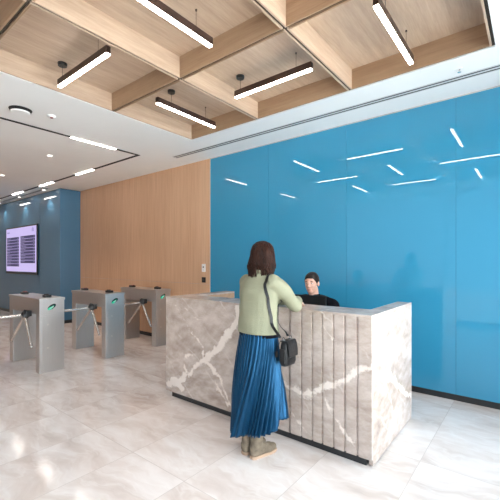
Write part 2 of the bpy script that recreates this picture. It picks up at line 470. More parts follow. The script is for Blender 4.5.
# ------------------------------------------------------------------ ceiling fittings
def pendant(cx, cy, along, label, z=3.312):
    """suspended linear lamp in a coffer; canopy near one end, second wire at the other"""
    L, w, h = .94, .042, .075
    t = thing('linear_pendant_lamp', label, 'ceiling lamp', (cx, cy, z), 0 if along == 'x' else pi/2, 'linear lamps in the oak coffers')
    bm = bmesh.new(); box(bm, -L/2, L/2, -w/2, w/2, .012, h, .002); obj('housing', bm, M['bronze'], t)
    bm = bmesh.new(); box(bm, -L/2+.004, L/2-.004, -w/2+.003, w/2-.003, 0, .012, .002); obj('diffuser', bm, M['tube'], t, label='glowing white underside')
    zt = H+.205-z
    e = -.40 if along == 'x' else -.26
    bm = bmesh.new(); cyl(bm, (e, 0, zt-.028), (e, 0, zt), .042, .045, 24); c = obj('ceiling_cup', bm, M['black'], t, autosmooth=40)
    bm = bmesh.new(); cyl(bm, (e, 0, h), (e, 0, zt-.028), .0022, n=8); obj('power_wire', bm, M['black'], t)
    bm = bmesh.new(); cyl(bm, (.30, 0, h), (.30, 0, zt), .0018, n=8); cyl(bm, (.30, 0, zt-.012), (.30, 0, zt), .008, n=10); obj('hanging_wire', bm, M['bronze'], t)
    return t
mid = lambda a, k: (a[k]+a[k+1])/2
pend = {
 (0, 1): 'x', (0, 2): 'y', (1, 1): 'y', (1, 2): 'x', (2, 2): 'y', (2, 1): 'x', (0, 0): 'y', (1, 0): 'x', (2, 0): 'y'}
plab = {
 (0, 1): 'linear ceiling lamp above the white round speaker, running parallel to the blue wall',
 (0, 2): 'short-looking linear lamp in the coffer above the oak wall, pointing at that wall',
 (1, 1): 'long linear lamp cut by the top edge of the photo, between two oak beams',
 (1, 2): 'linear lamp with round black cup hanging above the seam of oak and blue walls',
 (2, 2): 'linear lamp pointing at the blue wall in the coffer at the ceiling corner',
 (2, 1): 'linear lamp outside the view, mirrored as the longest streak in the blue wall',
 (0, 0): 'linear lamp over the window end of the hall, mirrored small near the woman',
 (1, 0): 'linear lamp over the window end of the hall, mirrored level above the desk',
 (2, 0): 'linear lamp over the window end of the hall, mirrored at the blue wall edge'}
for (i, j), ax in pend.items():
    pendant(mid(CX, i)+(.04 if (i, j) == (1, 2) else .015 if ax == 'x' else .02), mid(CY, j)-(.01 if ax == 'x' else 0), ax, plab[(i, j)])

# black lighting tracks with lit inserts
def track(label, horiz, at, lo, hi, lit):
    t = thing('lighting_track', label, 'track light', (at, lo, H) if not horiz else (hi, at, H))
    w = .026; bm = bmesh.new()
    gaps = sorted(lit); cur = lo
    def put(b, a, c, ww, z0, z1):
        if horiz: box(b, a-hi, c-hi, -ww, ww, z0, z1)
        else: box(b, -ww, ww, a-lo, c-lo, z0, z1)
    put(bm, lo, hi, w, -.004, .001); obj('channel', bm, M['blackmat'], t)
    for a, c in gaps:
        bm = bmesh.new(); put(bm, a, c, w*.92, -.010, -.004); obj('lit_insert', bm, M['strip'], t, label='glowing white insert')
track('black track line with white lit insert crossing the white ceiling from window to oak wall', False, -5.235, -.6, 3.586, [(2.44, 3.14), (.3, 1.0)])
track('black track line with several lit inserts running along the ceiling before the pier', True, 3.56, -14.4, -5.262, [(-7.4, -6.74), (-9.2, -8.52), (-10.95, -10.28), (-12.75, -12.05)])
# linear air slots
def slot(label, x0, x1, y, n=2):
    t = thing('slot_diffuser', label, 'air vent', (x0, y, H))
    bm = bmesh.new(); box(bm, 0, x1-x0, -.055, .055, -.003, -.0005); obj('vent_frame', bm, simple('vent_grey', (.62, .63, .63), .5, var=.03), t)
    for k in range(n):
        yy = -.027+k*.054 if n > 1 else 0
        bm = bmesh.new(); box(bm, .01, x1-x0-.01, yy-.009, yy+.009, -.0045, -.003); obj('vent_slot', bm, M['blackmat'], t)
slot('long thin double slot vent in the white ceiling along the blue wall', -4.86, .8, 4.03)
slot('thin grey slot vent in the white ceiling beside the blue pier', -14.0, -9.3, 3.78, 1)

t = thing('ceiling_speaker', 'white round ceiling speaker with dark rim near the track line', 'speaker', (-4.77, 1.63, H))
bm = bmesh.new(); cyl(bm, (0, 0, -.03), (0, 0, -.0005), .105, .12, 36); obj('rim', bm, M['blackmat'], t, autosmooth=40, label='dark rim')
bm = bmesh.new(); cyl(bm, (0, 0, -.045), (0, 0, -.012), .095, .112, 36); obj('grille', bm, M['plaster'], t, autosmooth=40)
t = thing('smoke_detector', 'small white ceiling detector with a dark red centre beside the round speaker', 'detector', (-4.67, 1.94, H))
bm = bmesh.new(); cyl(bm, (0, 0, -.02), (0, 0, -.0005), .038, .05, 24); obj('base', bm, M['plaster'], t, autosmooth=40)
bm = bmesh.new(); cyl(bm, (0, 0, -.03), (0, 0, -.02), .016, .018, 16); obj('sensor', bm, simple('dark_red_lens', (.16, .03, .03), .3, var=.1), t, autosmooth=40)
def downlight(x, y, label, power=0, cone=60):
    t = thing('downlight', label, 'downlight', (x, y, H), 0, 'small recessed downlights')
    bm = bmesh.new(); cyl(bm, (0, 0, -.006), (0, 0, -.0005), .05, .052, 24); obj('trim_ring', bm, M['plaster'], t, autosmooth=40)
    bm = bmesh.new(); cyl(bm, (0, 0, -.008), (0, 0, -.006), .034, .034, 20); obj('lens', bm, M['down'], t, autosmooth=40)
    if power:
        l = bpy.data.lights.new('downlight_beam', 'SPOT'); l.energy = power; l.color = (1, .86, .74); l.spot_size = radians(cone); l.spot_blend = .6; l.shadow_soft_size = .03
        o = bpy.data.objects.new('downlight_beam', l); COL.objects.link(o); o.location = (0, 0, -.03); o.parent = t
downlight(-6.43, 2.64, 'small round downlight between the two black track lines, closer to the insert', 60, 110)
downlight(-8.66, 2.62, 'small round downlight at the photo edge, far along the hall ceiling', 60, 110)
downlight(-9.6, 3.80, 'tiny downlight against the blue pier, next to its corner', 28, 85)
downlight(-11.2, 3.80, 'tiny downlight against the blue pier, over the middle of the screen', 28, 85)
downlight(-12.8, 3.80, 'tiny downlight against the blue pier, over the outer end of the screen', 28, 85)
t = thing('sprinkler', 'tiny white sprinkler head in the ceiling near the coffer corner', 'sprinkler', (-.54, 3.84, H))
bm = bmesh.new(); cyl(bm, (0, 0, -.006), (0, 0, .001), .03, .034, 20); obj('escutcheon', bm, M['plaster'], t, autosmooth=40)
bm = bmesh.new(); cyl(bm, (0, 0, -.03), (0, 0, -.006), .006, .009, 12); cyl(bm, (0, 0, -.033), (0, 0, -.03), .016, .016, 16); obj('deflector', bm, M['chrome'], t, autosmooth=40)

# ------------------------------------------------------------------ wall fittings
t = thing('wall_controller', 'white rectangular wall controller with a dark button, on the oak wall by the blue glass', 'wall switch', (-4.578, YW, 1.345))
bm = bmesh.new(); box(bm, -.043, .043, -.014, -.0005, 0, .14, .004); obj('plate', bm, simple('white_plastic', (.78, .77, .75), .4, var=.02), t)
bm = bmesh.new(); cyl(bm, (0, -.02, .085), (0, -.014, .085), .014, n=18); obj('button', bm, M['black'], t, autosmooth=40)
bm = bmesh.new(); box(bm, -.012, .012, -.016, -.014, .03, .036); obj('indicator', bm, simple('grey_mark', (.3, .3, .3), .5, var=.02), t)
t = thing('wall_switch', 'black square wall switch just under the white controller', 'wall switch', (-4.578, YW, 1.155))
bm = bmesh.new(); box(bm, -.046, .046, -.012, -.0005, 0, .095, .004); obj('plate', bm, M['blackmat'], t)
bm = bmesh.new(); box(bm, -.026, -.002, -.017, -.012, .025, .07, .002); obj('rocker', bm, M['black'], t)
bm = bmesh.new(); box(bm, .002, .026, -.017, -.012, .025, .07, .002); obj('rocker', bm, M['black'], t)

# directory screen on the pier
SX0, SX1, SZ0, SZ1 = -12.62, -10.34, 1.176, 2.54
t = thing('wall_screen', 'large black-framed directory screen with two columns of dark bars on the blue pier', 'screen', ((SX0+SX1)/2, PY, SZ0))
w2, hh = (SX1-SX0)/2, SZ1-SZ0
bm = bmesh.new(); box(bm, -w2, w2, -.04, -.015, 0, hh, .006); obj('bezel', bm, M['black'], t)
bm = bmesh.new(); box(bm, -.5, .5, -.015, -.0005, .3, hh-.3); obj('wall_bracket', bm, M['blackmat'], t)
b_ = .035
bm = bmesh.new(); box(bm, -w2+b_, w2-b_, -.043, -.04, b_*2.0, hh-b_); dsp = obj('display', bm, emit('lilac_display', (.62, .53, .90), .78), t, label='lit pale lilac display')
M['scr_dark'] = emit('display_dark_bar', (.035, .028, .085), 1.0)
M['scr_text'] = emit('display_text', (.30, .27, .46), 1.0)
iw = 2*w2-2*b_; x_l = -w2+b_
z_top = hh-b_; ih = hh-3*b_
for colk, (a, c, z_first, rows) in enumerate(((.03, .455, .79, 10), (.51, .965, .80, 9))):
    for r in range(rows):
        zc = z_top-ih*(1-z_first)-r*.0685*ih
        bm = bmesh.new(); box(bm, x_l+iw*a, x_l+iw*c, -.0455, -.043, zc-.074, zc); row = obj('directory_row', bm, M['scr_dark'], t, label='dark directory bar')
        bm = bmesh.new(); x = x_l+iw*a+.03
        for wd in range(random.randint(3, 5)):
            L = random.uniform(.03, .085)
            box(bm, x, x+L, -.0465, -.0455, zc-.042, zc-.028); x += L+.018
        obj('row_text', bm, M['scr_text'], row)
        bm = bmesh.new(); box(bm, x_l+iw*c-.10, x_l+iw*c-.04, -.0465, -.0455, zc-.042, zc-.028); obj('row_number', bm, M['scr_text'], row)
bm = bmesh.new(); x = x_l+iw*.04
for L in (.07, .04, .06): box(bm, x, x+L, -.0455, -.043, z_top-.135, z_top-.10); x += L+.012
for k in range(3): box(bm, x_l+iw*.87+k*.05, x_l+iw*.87+k*.05+.025, -.0455, -.043, z_top-.15, z_top-.06+.02*(k % 2))
obj('heading', bm, emit('display_heading', (.22, .18, .45), 1.0), t)

# ------------------------------------------------------------------ tripod turnstiles
M['lane'] = emit('green_lane_sign', (.02, .62, .36), .75)
M['signwhite'] = emit('white_arrow', (.6, .85, .75), .6)
M['icon_dark'] = simple('dark_sign_glass', (.01, .03, .028), .2, var=.1)
M['redlens'] = simple('red_reader_lens', (.22, .035, .03), .3, var=.1)
M['lock'] = simple('pale_lock_cap', (.7, .68, .64), .4, var=.03)
def turnstile(loc, label):
    """origin: floor under the near corner; x 0..-1.18 along the lane, y 0..0.32 across"""
    t = thing('turnstile', label, 'turnstile', loc, 0, 'tripod turnstiles across the hall')
    L, W, hT = 1.12, .325, 1.02
    def pedestal(x0, x1):
        bm = bmesh.new(); box(bm, x0, x1, 0, W, .004, .80, .004); box(bm, x0+.006, x1-.006, .006, W-.006, 0, .01)
        return obj('pedestal', bm, M['steel'], t)
    p = pedestal(-.125, 0)
    bm = bmesh.new(); box(bm, .0005, .006, .022, W-.022, .10, .775, .002); pn = obj('access_panel', bm, M['steel'], p)
    for z in (.34, .66):
        bm = bmesh.new(); cyl(bm, (.005, .10, z), (.012, .10, z), .013, n=14); obj('lock', bm, M['lock'], p)
    pedestal(-L, -L+.15)
    bm = bmesh.new(); box(bm, -L, .0, 0, W, .80, .985, .003); obj('housing', bm, M['steel'], t)
    bm = bmesh.new(); box(bm, -L-.008, .008, -.008, W+.008, .985, hT, .006); obj('lid', bm, M['steel'], t)
    # lane sign: oval dark glass with a green lit part and a white arrow
    bm = bmesh.new()
    ring = lambda x, s: [Vector((x, .155+cos(a)*.062*s*cos(.55)-sin(a)*.03*s*sin(.55), .898+cos(a)*.062*s*sin(.55)+sin(a)*.03*s*cos(.55))) for a in [2*pi*i/24 for i in range(24)]]
    loft(bm, [ring(.0003, 1), ring(.006, .96)]); sg = obj('lane_sign', bm, M['icon_dark'], t)
    bm = bmesh.new()
    g = [Vector((.0062, y, z)) for y, z in ((.10, .858), (.135, .857), (.172, .888), (.185, .918), (.165, .908), (.125, .895), (.10, .876))]
    loft(bm, [g, [v+Vector((.0012, 0, 0)) for v in g]]); obj('green_light', bm, M['lane'], sg)
    bm = bmesh.new()
    g = [Vector((.0076, y, z)) for y, z in ((.128, .880), (.158, .897), (.155, .905), (.178, .908), (.172, .884), (.166, .891), (.134, .872))]
    loft(bm, [g, [v+Vector((.0008, 0, 0)) for v in g]]); obj('arrow', bm, M['signwhite'], sg)
    # readers on the lid
    for x in (-.98, -.17):
        bm = bmesh.new(); box(bm, x-.06, x+.06, .12, .20, hT, hT+.035, .008); rd = obj('card_reader', bm, M['black'], t, label='black card reader')
        bm = bmesh.new(); cyl(bm, (x+.02 if x < -.5 else x-.02, .16, hT+.035), (x+.02 if x < -.5 else x-.02, .16, hT+.045), .03, n=18); obj('reader_lens', bm, M['redlens'] if x < -.5 else M['blackmat'], rd)
    # tripod: hub on the lane face and three bars
    hx, hz = -.335, .79
    ax = Vector((0, -1, -1)).normalized()
    c = Vector((hx, -.045, hz))
    bm = bmesh.new(); box(bm, hx-.075, hx+.075, -.06, .002, hz-.03, hz+.05, .008); hb = obj('hub_bracket', bm, M['black'], t)
    bm = bmesh.new(); cyl(bm, c-ax*.03, c+ax*.055, .062, .050, 24); obj('hub', bm, M['black'], t, autosmooth=40)
    for d in (Vector((0, -1, 0)), Vector((.62, -.07, -.78)), Vector((-.64, -.13, -.76))):
        d = d.normalized(); bm = bmesh.new(); s = c+ax*.02
        cyl(bm, s+d*.03, s+d*.50, 0.019, n=16)
        rcone(bm, s+d*.49, 0.019, s+d*.502, 0.019, 16)
        br = obj('barrier_arm', bm, M['chrome'], t, autosmooth=40)
    return t
tn = turnstile((-5.235, 2.02, 0), 'stainless tripod turnstile with a bright steel end, closest one to the camera')
for y, lab in ((2.99, 'stainless tripod turnstile in the middle, with one other turnstile on each side'), (3.965, 'stainless tripod turnstile next to the oak wall, partly behind the marble desk')):
    dup(tn, (-5.265 if y < 3.5 else -5.29, y, 0), 0, lab)

# ------------------------------------------------------------------ marble reception desk (origin at the front, camera-side corner of the floor)
DX0, DX1, DY0, DY1, DH = -3.285, -.925, 2.60, 3.695, 1.127
LX = DX1-DX0
def sh(line): return [(x+.065, z, w) for x, z, w in line]     # measured from the older corner
vein_l = [sh(l) for l in (
  [(-.03, .13, .012), (.06, .19, .035), (.15, .20, .045), (.24, .29, .018), (.36, .35, .012), (.49, .47, .022), (.61, .53, .028), (.75, .66, .034), (.84, .77, .03), (.94, .87, .034), (1.0, .95, .03), (1.01, 1.10, .02)],
  [(.12, .18, .03), (.22, .14, .028)], [(.26, .39, .014), (.31, .30, .008)], [(.25, .51, .012), (.36, .525, .008)],
  [(.53, .58, .010), (.53, .48, .012), (.63, .45, .013), (.74, .36, .010), (.84, .25, .006), (.93, .12, .004)],
  [(.08, 1.05, -.012), (.24, .89, -.006), (.43, .73, -.012), (.54, .62, -.002)], [(.17, 1.07, -.012), (.36, .94, -.009), (.61, .84, -.012)],
  [(.70, .30, .003), (.90, .10, .003)], [(1.05, .7, .006), (1.2, .58, .012), (1.4, .5, .012), (1.6, .45, .014)])]
vein_r = [sh(l) for l in (
  [(1.45, .46, .012), (1.55, .45, .012), (1.67, .46, .012), (1.72, .435, .018), (1.84, .47, .012), (1.95, .56, .012), (2.09, .62, .016), (2.16, .68, .010), (2.31, .76, .012)],
  [(1.45, .42, -.008), (1.6, .25, -.003), (1.72, .16, -.006), (1.83, .06, -.008)], [(1.9, 1.02, -.012), (1.96, .95, -.010), (2.1, .76, -.008), (2.16, .68, -.004)], [(1.9, .5, .002), (2.0, .3, .002), (2.15, .12, .002)])]
vein_s = [[(-.05, .76, .016), (.06, .68, .014), (.18, .64, .02), (.33, .63, .03), (.54, .50, .022), (.9, .31, .014), (1.1, .22, .01)], [(.1, 1.08, .004), (.3, .85, .006), (.42, .62, .006)], [(.3, .6, .004), (.45, .3, .006), (.6, .08, .004)]]
M['mar_l'] = marble('marble_bold_vein', vein_l)
M['mar_r'] = marble('marble_slats', vein_r)
M['mar_s'] = marble('marble_side', vein_s, 'y')
M['mar_t'] = marble('marble_top', [])
M['oakdark'] = wood('oak_lining', (.36, .2, .11), (.5, .3, .18), (.6, 6, 6), .45)
t = thing('reception_desk', 'pale veined marble reception desk with grooved slats and dark recessed plinth', 'desk', (DX0, DY0, 0))
xs = LX-.70                                                    # where the plain slab meets the slats
D = DY1-DY0; tk = .03; zb = .062
bm = bmesh.new(); box(bm, 0, xs-.0015, 0, tk, zb, DH-.0205, .001); obj('front_slab', bm, M['mar_l'], t)
# grooved front: one slab with V grooves on the outer face
gro = [-1.625, -1.515, -1.413, -1.322, -1.226, -1.131, -1.033]
poly = [(xs, 0)]
for g in gro:
    gx = g-DX0; poly += [(gx-.010, 0), (gx-.006, .016), (gx+.006, .016), (gx+.010, 0)]
poly += [(LX-.0, 0), (LX-.0, tk), (xs, tk)]
bm = bmesh.new(); prism(bm, poly, 'z', zb, DH-.0205); bmesh.ops.triangulate(bm, faces=[f for f in bm.faces if len(f.verts) > 4])
obj('slatted_front', bm, M['mar_r'], t, label='grooved marble front slats')
bm = bmesh.new(); box(bm, LX-tk, LX, tk+.0005, D, .012, DH-.0205, .001); obj('side_panel', bm, M['mar_s'], t)
bm = bmesh.new(); box(bm, 0, tk, tk+.0005, 1.02, zb, DH-.0205, .001); obj('side_panel', bm, M['mar_s'], t)
# tops
bm = bmesh.new(); box(bm, 0, LX, 0, .34, DH-.02, DH, .0015); obj('counter_top', bm, M['mar_t'], t)
bm = bmesh.new(); box(bm, LX-.13, LX, .3405, D, DH-.02, DH, .0015); obj('counter_return', bm, M['mar_t'], t)
bm = bmesh.new(); box(bm, 0, .15, .3405, 1.02, DH-.02, DH, .0015); obj('counter_return', bm, M['mar_t'], t)
bm = bmesh.new(); box(bm, .125, .15, .3405, 1.02, DH-.085, DH-.0205); box(bm, .03, .125, 1.0, 1.02, DH-.085, DH-.0205); obj('edge_lining', bm, M['oakdark'], t, label='oak edge lining')
bm = bmesh.new(); box(bm, .0305, .13, tk+.001, 1.0, .06, DH-.086); box(bm, LX-.125, LX-tk-.0005, .345, D-.004, .06, DH-.021); box(bm, .135, LX-.13, .30, .318, .06, DH-.021); obj('inner_lining', bm, M['blackmat'], t)
bm = bmesh.new(); box(bm, .135, LX-.13, .319, 1.0, .715, .745, .002); obj('worktop', bm, M['oakdark'], t, label='oak worktop behind the counter')
bm = bmesh.new(); box(bm, .075, LX-.05, .028, .06, 0, zb-.0005); box(bm, .06, .10, .06, .98, 0, zb-.0005); box(bm, LX-.12, LX-.04, .06, D-.06, 0, zb-.002); obj('plinth', bm, M['plinth'], t, label='dark recessed plinth')

# things on the worktop
zw = .745
t = thing('monitor', 'black computer monitor behind the marble counter before the seated man', 'monitor', (-1.90, 3.25, zw), radians(4))
bm = bmesh.new(); box(bm, -.12, .12, -.09, .09, 0, .014, .004); obj('base', bm, M['black'], t)
bm = bmesh.new(); box(bm, -.025, .025, -.035, -.015, .012, .25, .003); obj('stand', bm, M['black'], t)
bm = bmesh.new(); box(bm, -.28, .28, -.014, .018, .09, .435, .005); bk = obj('case', bm, M['blackmat'], t)
bm = bmesh.new(); box(bm, -.27, .27, .0182, .020, .10, .425); obj('screen', bm, emit('monitor_glow', (.5, .6, .75), .5), bk)
t = thing('keyboard', 'black keyboard on the worktop behind the counter', 'keyboard', (-1.96, 3.44, zw))
bm = bmesh.new(); box(bm, -.21, .21, -.065, .065, 0, .014, .004); obj('tray', bm, M['blackmat'], t)
bm = bmesh.new()
for r in range(5):
    for k in range(14): box(bm, -.2+k*.0288, -.2+k*.0288+.024, -.056+r*.0225, -.056+r*.0225+.019, .014, .019)
obj('keys', bm, M['black'], t)

# ------------------------------------------------------------------ people
M['skin_f'] = simple('skin_light', (.62, .38, .28), .5, var=.06, vscale=20)
M['skin_m'] = simple('skin_warm', (.66, .37, .27), .5, var=.07, vscale=20)
def hair_mat(name, c0, c1):
    m, nt, b = new_mat(name)
    v = mapped(nt, (26, 26, 2)); n = noise_(nt, v, 3, 4, .65)
    nt.links.new(ramp(nt, n, [(.3, c0), (.7, c1)]), b.inputs['Base Color']); b.inputs['Roughness'].default_value = .5; b.inputs['Specular IOR Level'].default_value = .12
    bp = nd(nt, 'ShaderNodeBump'); bp.inputs['Strength'].default_value = .5; bp.inputs['Distance'].default_value = .006
    nt.links.new(n, bp.inputs['Height']); nt.links.new(bp.outputs[0], b.inputs['Normal'])
    return m
M['hair_f'] = hair_mat('brown_hair', (.004, .0016, .0012), (.046, .016, .009))
M['hair_m'] = hair_mat('dark_hair', (.010, .007, .006), (.045, .032, .027))
M['jacket'] = simple('sage_wool', (.235, .232, .158), .8, var=.06, vscale=6, bump=.25, bscale=120, spec=.2)
M['skirt'] = None
M['boot'] = simple('taupe_suede', (.20, .155, .11), .8, var=.35, vscale=22, bump=.3, bscale=90, spec=.2)
M['sole'] = simple('tan_sole', (.42, .28, .19), .6, var=.08)
M['leather'] = simple('black_leather', (.006, .006, .007), .36, spec=.3, var=.2, vscale=20, bump=.25, bscale=70)
M['cotton'] = simple('black_cotton', (.006, .006, .009), .85, var=.15, vscale=8, spec=.1)
M['trouser'] = simple('charcoal_trouser', (.03, .03, .036), .8, var=.1, spec=.2)
M['eye'] = simple('eye_white', (.75, .72, .7), .25, var=.02)
M['iris'] = simple('iris_brown', (.04, .02, .012), .2, var=.2)
M['lip_f'] = simple('lips_rose', (.42, .13, .12), .45, var=.08)
M['lip_m'] = simple('lips_muted', (.42, .17, .14), .5, var=.08)

def head_shapes(bm, T, female):
    """head facing +y, chin-to-crown 0.225, centre of cranium at origin of T"""
    s = .97 if female else 1.09
    def E(c, r, rx=0, rz=0):
        res = bmesh.ops.create_uvsphere(bm, u_segments=20, v_segments=14, radius=1)
        Mx = T @ Matrix.Translation(Vector(c)*s) @ Matrix.Rotation(rz, 4, 'Z') @ Matrix.Rotation(rx, 4, 'X') @ Matrix.Diagonal((r[0]*s, r[1]*s, r[2]*s, 1))
        bmesh.ops.transform(bm, matrix=Mx, verts=res['verts'])
    E((0, -.010, .018), (.074, .093, .084))             # cranium
    E((0, .022, -.030), (.060, .062, .080))             # face
    E((0, .048, -.088), (.034, .034, .030))             # chin
    for sx in (-1, 1):
        E((sx*.030, .024, -.064), (.023, .046, .036), 0.35)      # jaw
        E((sx*.030, .044, -.034), (.025, .032, .026))            # cheek
        E((sx*.028, .066, .013), (.027, .014, .011)); E((sx*.031, .066, .001), (.016, .0125, .0055))             # brow
        E((sx*.073, -.008, -.022), (.008, .016, .029), 0, sx*.25) # ear
        E((sx*.009, .084, -.039), (.008, .011, .007))            # nostril wing
    E((0, .077, -.008), (.009, .014, .030), -.35)       # nose bridge
    E((0, .090, -.035), (.0115, .014, .011))            # nose tip
    E((0, .072, -.066), (.025, .014, .008))             # upper lip
    E((0, .071, -.076), (.021, .014, .009))             # lower lip

def face_parts(root, T, female, mlip, mhair):
    s = .97 if female else 1.09
    def part(name, m, ell):
        bm = bmesh.new()
        for c, r, rz in ell:
            res = bmesh.ops.create_uvsphere(bm, u_segments=14, v_segments=10, radius=1)
            bmesh.ops.transform(bm, matrix=T @ Matrix.Translation(Vector(c)*s) @ Matrix.Rotation(rz, 4, 'Y') @ Matrix.Diagonal((r[0]*s, r[1]*s, r[2]*s, 1)), verts=res['verts'])
        return obj(name, bm, m, root, smooth=True)
    for sx in (-1, 1):
        e = part('eye', M['eye'], [((sx*.031, .0700, -.0065), (.0125, .0085, .0052), 0)])
        b2 = part('iris', M['iris'], [((sx*.031, .0768, -.0065), (.0048, .0025, .0046), 0)]); b2.parent = e
        part('eyebrow', mhair, [((sx*.031, .0765, .016), (.019, .0055, .0038), sx*.10)])
    part('lips', mlip, [((0, .0822, -.0675), (.0215, .0055, .0040), 0), ((0, .0815, -.0755), (.018, .0058, .0048), 0)])

def hand_shapes(bm, wrist, fwd, side, up, curl=.35, scale=1.0):
    """wrist point, direction of the fingers, direction of the thumb side, back-of-hand normal"""
    W, f, sd, u = Vector(wrist), Vector(fwd).normalized(), Vector(side).normalized(), Vector(up).normalized()
    P = lambda a, b, c=0: W+(f*a+sd*b+u*c)*scale
    for b in (-.030, -.010, .010, .029):      # palm ribs
        rcone(bm, P(.0, b*.7), .0135*scale, P(.082, b), .0125*scale, 12)
    spec = [(.029, .088, .044, .026, .021, .0082), (.010, .092, .048, .030, .023, .0085), (-.010, .088, .044, .027, .022, .0082), (-.029, .080, .034, .021, .019, .0072)]
    for b, st, l1, l2, l3, r in spec:         # index, middle, ring, little: three bent bones each
        p = P(st-.012, b); a = 0.12; spread = b*1.3
        for k, L in enumerate((l1+.012, l2, l3)):
            a += curl*(.5 if k == 0 else 1.0)
            d = (f*cos(a)-u*sin(a)+sd*spread).normalized()
            q = p+d*L*scale
            rcone(bm, p, r*scale*(1-.08*k), q, r*scale*(.94-.08*k), 10); p = q
    p = P(.018, .026, -.004)                   # thumb leaves the side of the palm
    for L, da, r in ((.042, .95, .0115), (.032, .65, .0095), (.025, .45, .0085)):
        d = (f*cos(da)+sd*sin(da)-u*.25).normalized(); q = p+d*L*scale
        rcone(bm, p, r*scale, q, r*.9*scale, 10); p = q

def torso_rings(bm, pts, n=24):
    """pts: (cx,cy,z,rx,ry)"""
    loft(bm, [ellipse((x, y, z), rx, ry, n) for x, y, z, rx, ry in pts])

def clip(bm, co, no):
    """cut bm flat by a plane, dropping the side the normal points to, and close the cut"""
    r = bmesh.ops.bisect_plane(bm, geom=bm.verts[:]+bm.edges[:]+bm.faces[:], plane_co=co, plane_no=no, clear_outer=True)
    es = [e for e in r['geom_cut'] if isinstance(e, bmesh.types.BMEdge)]
    try: bmesh.ops.holes_fill(bm, edges=es, sides=0)
    except Exception: pass

# ---- the visitor: local +y is where she faces, +x her right side
WO = Vector((-1.70, 2.25, 0)); WR = radians(-4)
wm = thing('person', 'woman with long brown hair, sage jacket and pleated blue skirt leaning on the marble desk', 'person', WO, WR)
HC = Vector((.012, .045, 1.573)); HT = Matrix.Translation(HC) @ Matrix.Rotation(radians(-6), 4, 'X') @ Matrix.Rotation(radians(24), 4, 'Z')
ankR, ankL = (.012, -.035), (-.083, -.03)
bm = bmesh.new()
head_shapes(bm, HT, True)
rcone(bm, (.008, .0, 1.40), .052, (.012, .03, 1.50), .047)
torso_rings(bm, [(0, 0, .82, .15, .12), (0, 0, .90, .165, .12), (0, 0, 1.00, .135, .10), (0, .005, 1.10, .125, .095), (.002, .01, 1.22, .145, .105), (.004, .012, 1.33, .155, .095), (.006, .01, 1.385, .12, .07), (.008, .005, 1.43, .055, .05)])
elR, wrR = Vector((.187, .235, 1.172)), Vector((.075, .43, 1.168))
elL, wrL = Vector((-.19, .25, 1.178)), Vector((-.065, .455, 1.168))
for s, el, wr in ((1, elR, wrR), (-1, elL, wrL)):
    chain(bm, [(s*.150 if s > 0 else -.130, .01, 1.365, .044), (s*.180, .11, 1.265, .040), (*el, .034), (*wr, .025)])
    f = (wr-el).normalized(); f = Vector((f.x*.55, f.y, -.14))
    hand_shapes(bm, wr+f*.01, f, (-s, 0.15, 0), (0, .1, 1), .10, .92)
for s, an in ((1, ankR), (-1, ankL)):
    chain(bm, [(s*.075, 0, .86, .088), (s*.058-.03, .012, .47, .052), (an[0], an[1]-.005, .30, .050), (an[0], an[1], .10, .034)])
    rcone(bm, (an[0], an[1]+.0, .06), .026, (an[0]+s*.012, an[1]+.11, .047), .024)
obj('body', remesh(bm, .0045, 4), M['skin_f'], wm, smooth=True)
face_parts(wm, HT, True, M['lip_f'], M['hair_f'])

# hair: a soft volume with layered strands over it
bm = bmesh.new()
def HE(b, c, r): 
    res = bmesh.ops.create_uvsphere(b, u_segments=24, v_segments=16, radius=1)
    bmesh.ops.transform(b, matrix=HT @ Matrix.Translation(Vector(c)) @ Matrix.Diagonal((*r, 1)), verts=res['verts'])
HE(bm, (0, -.020, .022), (.088, .100, .092))
fall = [(0, -.014, .03, .084, .084), (0, -.018, -.04, .098, .088), (0, -.024, -.09, .110, .084), (.0, -.030, -.108, .110, .070), (.0, -.036, -.125, .098, .052)]
loft(bm, [[HT @ Vector((cx+rx*cos(t), cy+ry*sin(t), z)) for t in [2*pi*i/24 for i in range(24)]] for cx, cy, z, rx, ry in fall])
hb = remesh(bm, .007, 3)
from mathutils.bvhtree import BVHTree
hv = BVHTree.FromBMesh(hb)
def on(bv, p, off):
    q, n, _, _ = bv.find_nearest(Vector(p)); return q+n*off
for k in range(210):
    ph = radians(random.uniform(150, 390) if k % 4 else random.uniform(190, 350))
    zs = random.uniform(.03, .10); ze = random.uniform(-.205, -.15)
    if abs((ph % (2*pi))-radians(274)) < .15: ze = random.uniform(-.13, -.105)      # the parting above the collar
    P = []
    for q in range(9):
        t = q/8; z = zs+(ze-zs)*t
        rr = .05+.055*min(1, t*2.2) if zs > .06 else .10
        dph = ph+.10*sin(3*t+k)
        P.append(HT @ Vector((rr*cos(dph), -.03+rr*.82*sin(dph), z)))
    Q = []
    for q, p in enumerate(P):
        s = on(hv, p, .0028)
        zrel = (HT.inverted() @ p).z
        if zrel < -.14: s = Vector((p.x*.5+s.x*.5, p.y*.5+s.y*.5, p.z))
        Q.append(s)
    w = random.uniform(.005, .010)
    tube(hb, Q, w, 6, radii=[w*.4]+[w]*5+[w*.85, w*.6, w*.2], flat=.5)
obj('hair', hb, M['hair_f'], wm, smooth=True, label='shoulder-length brown hair')

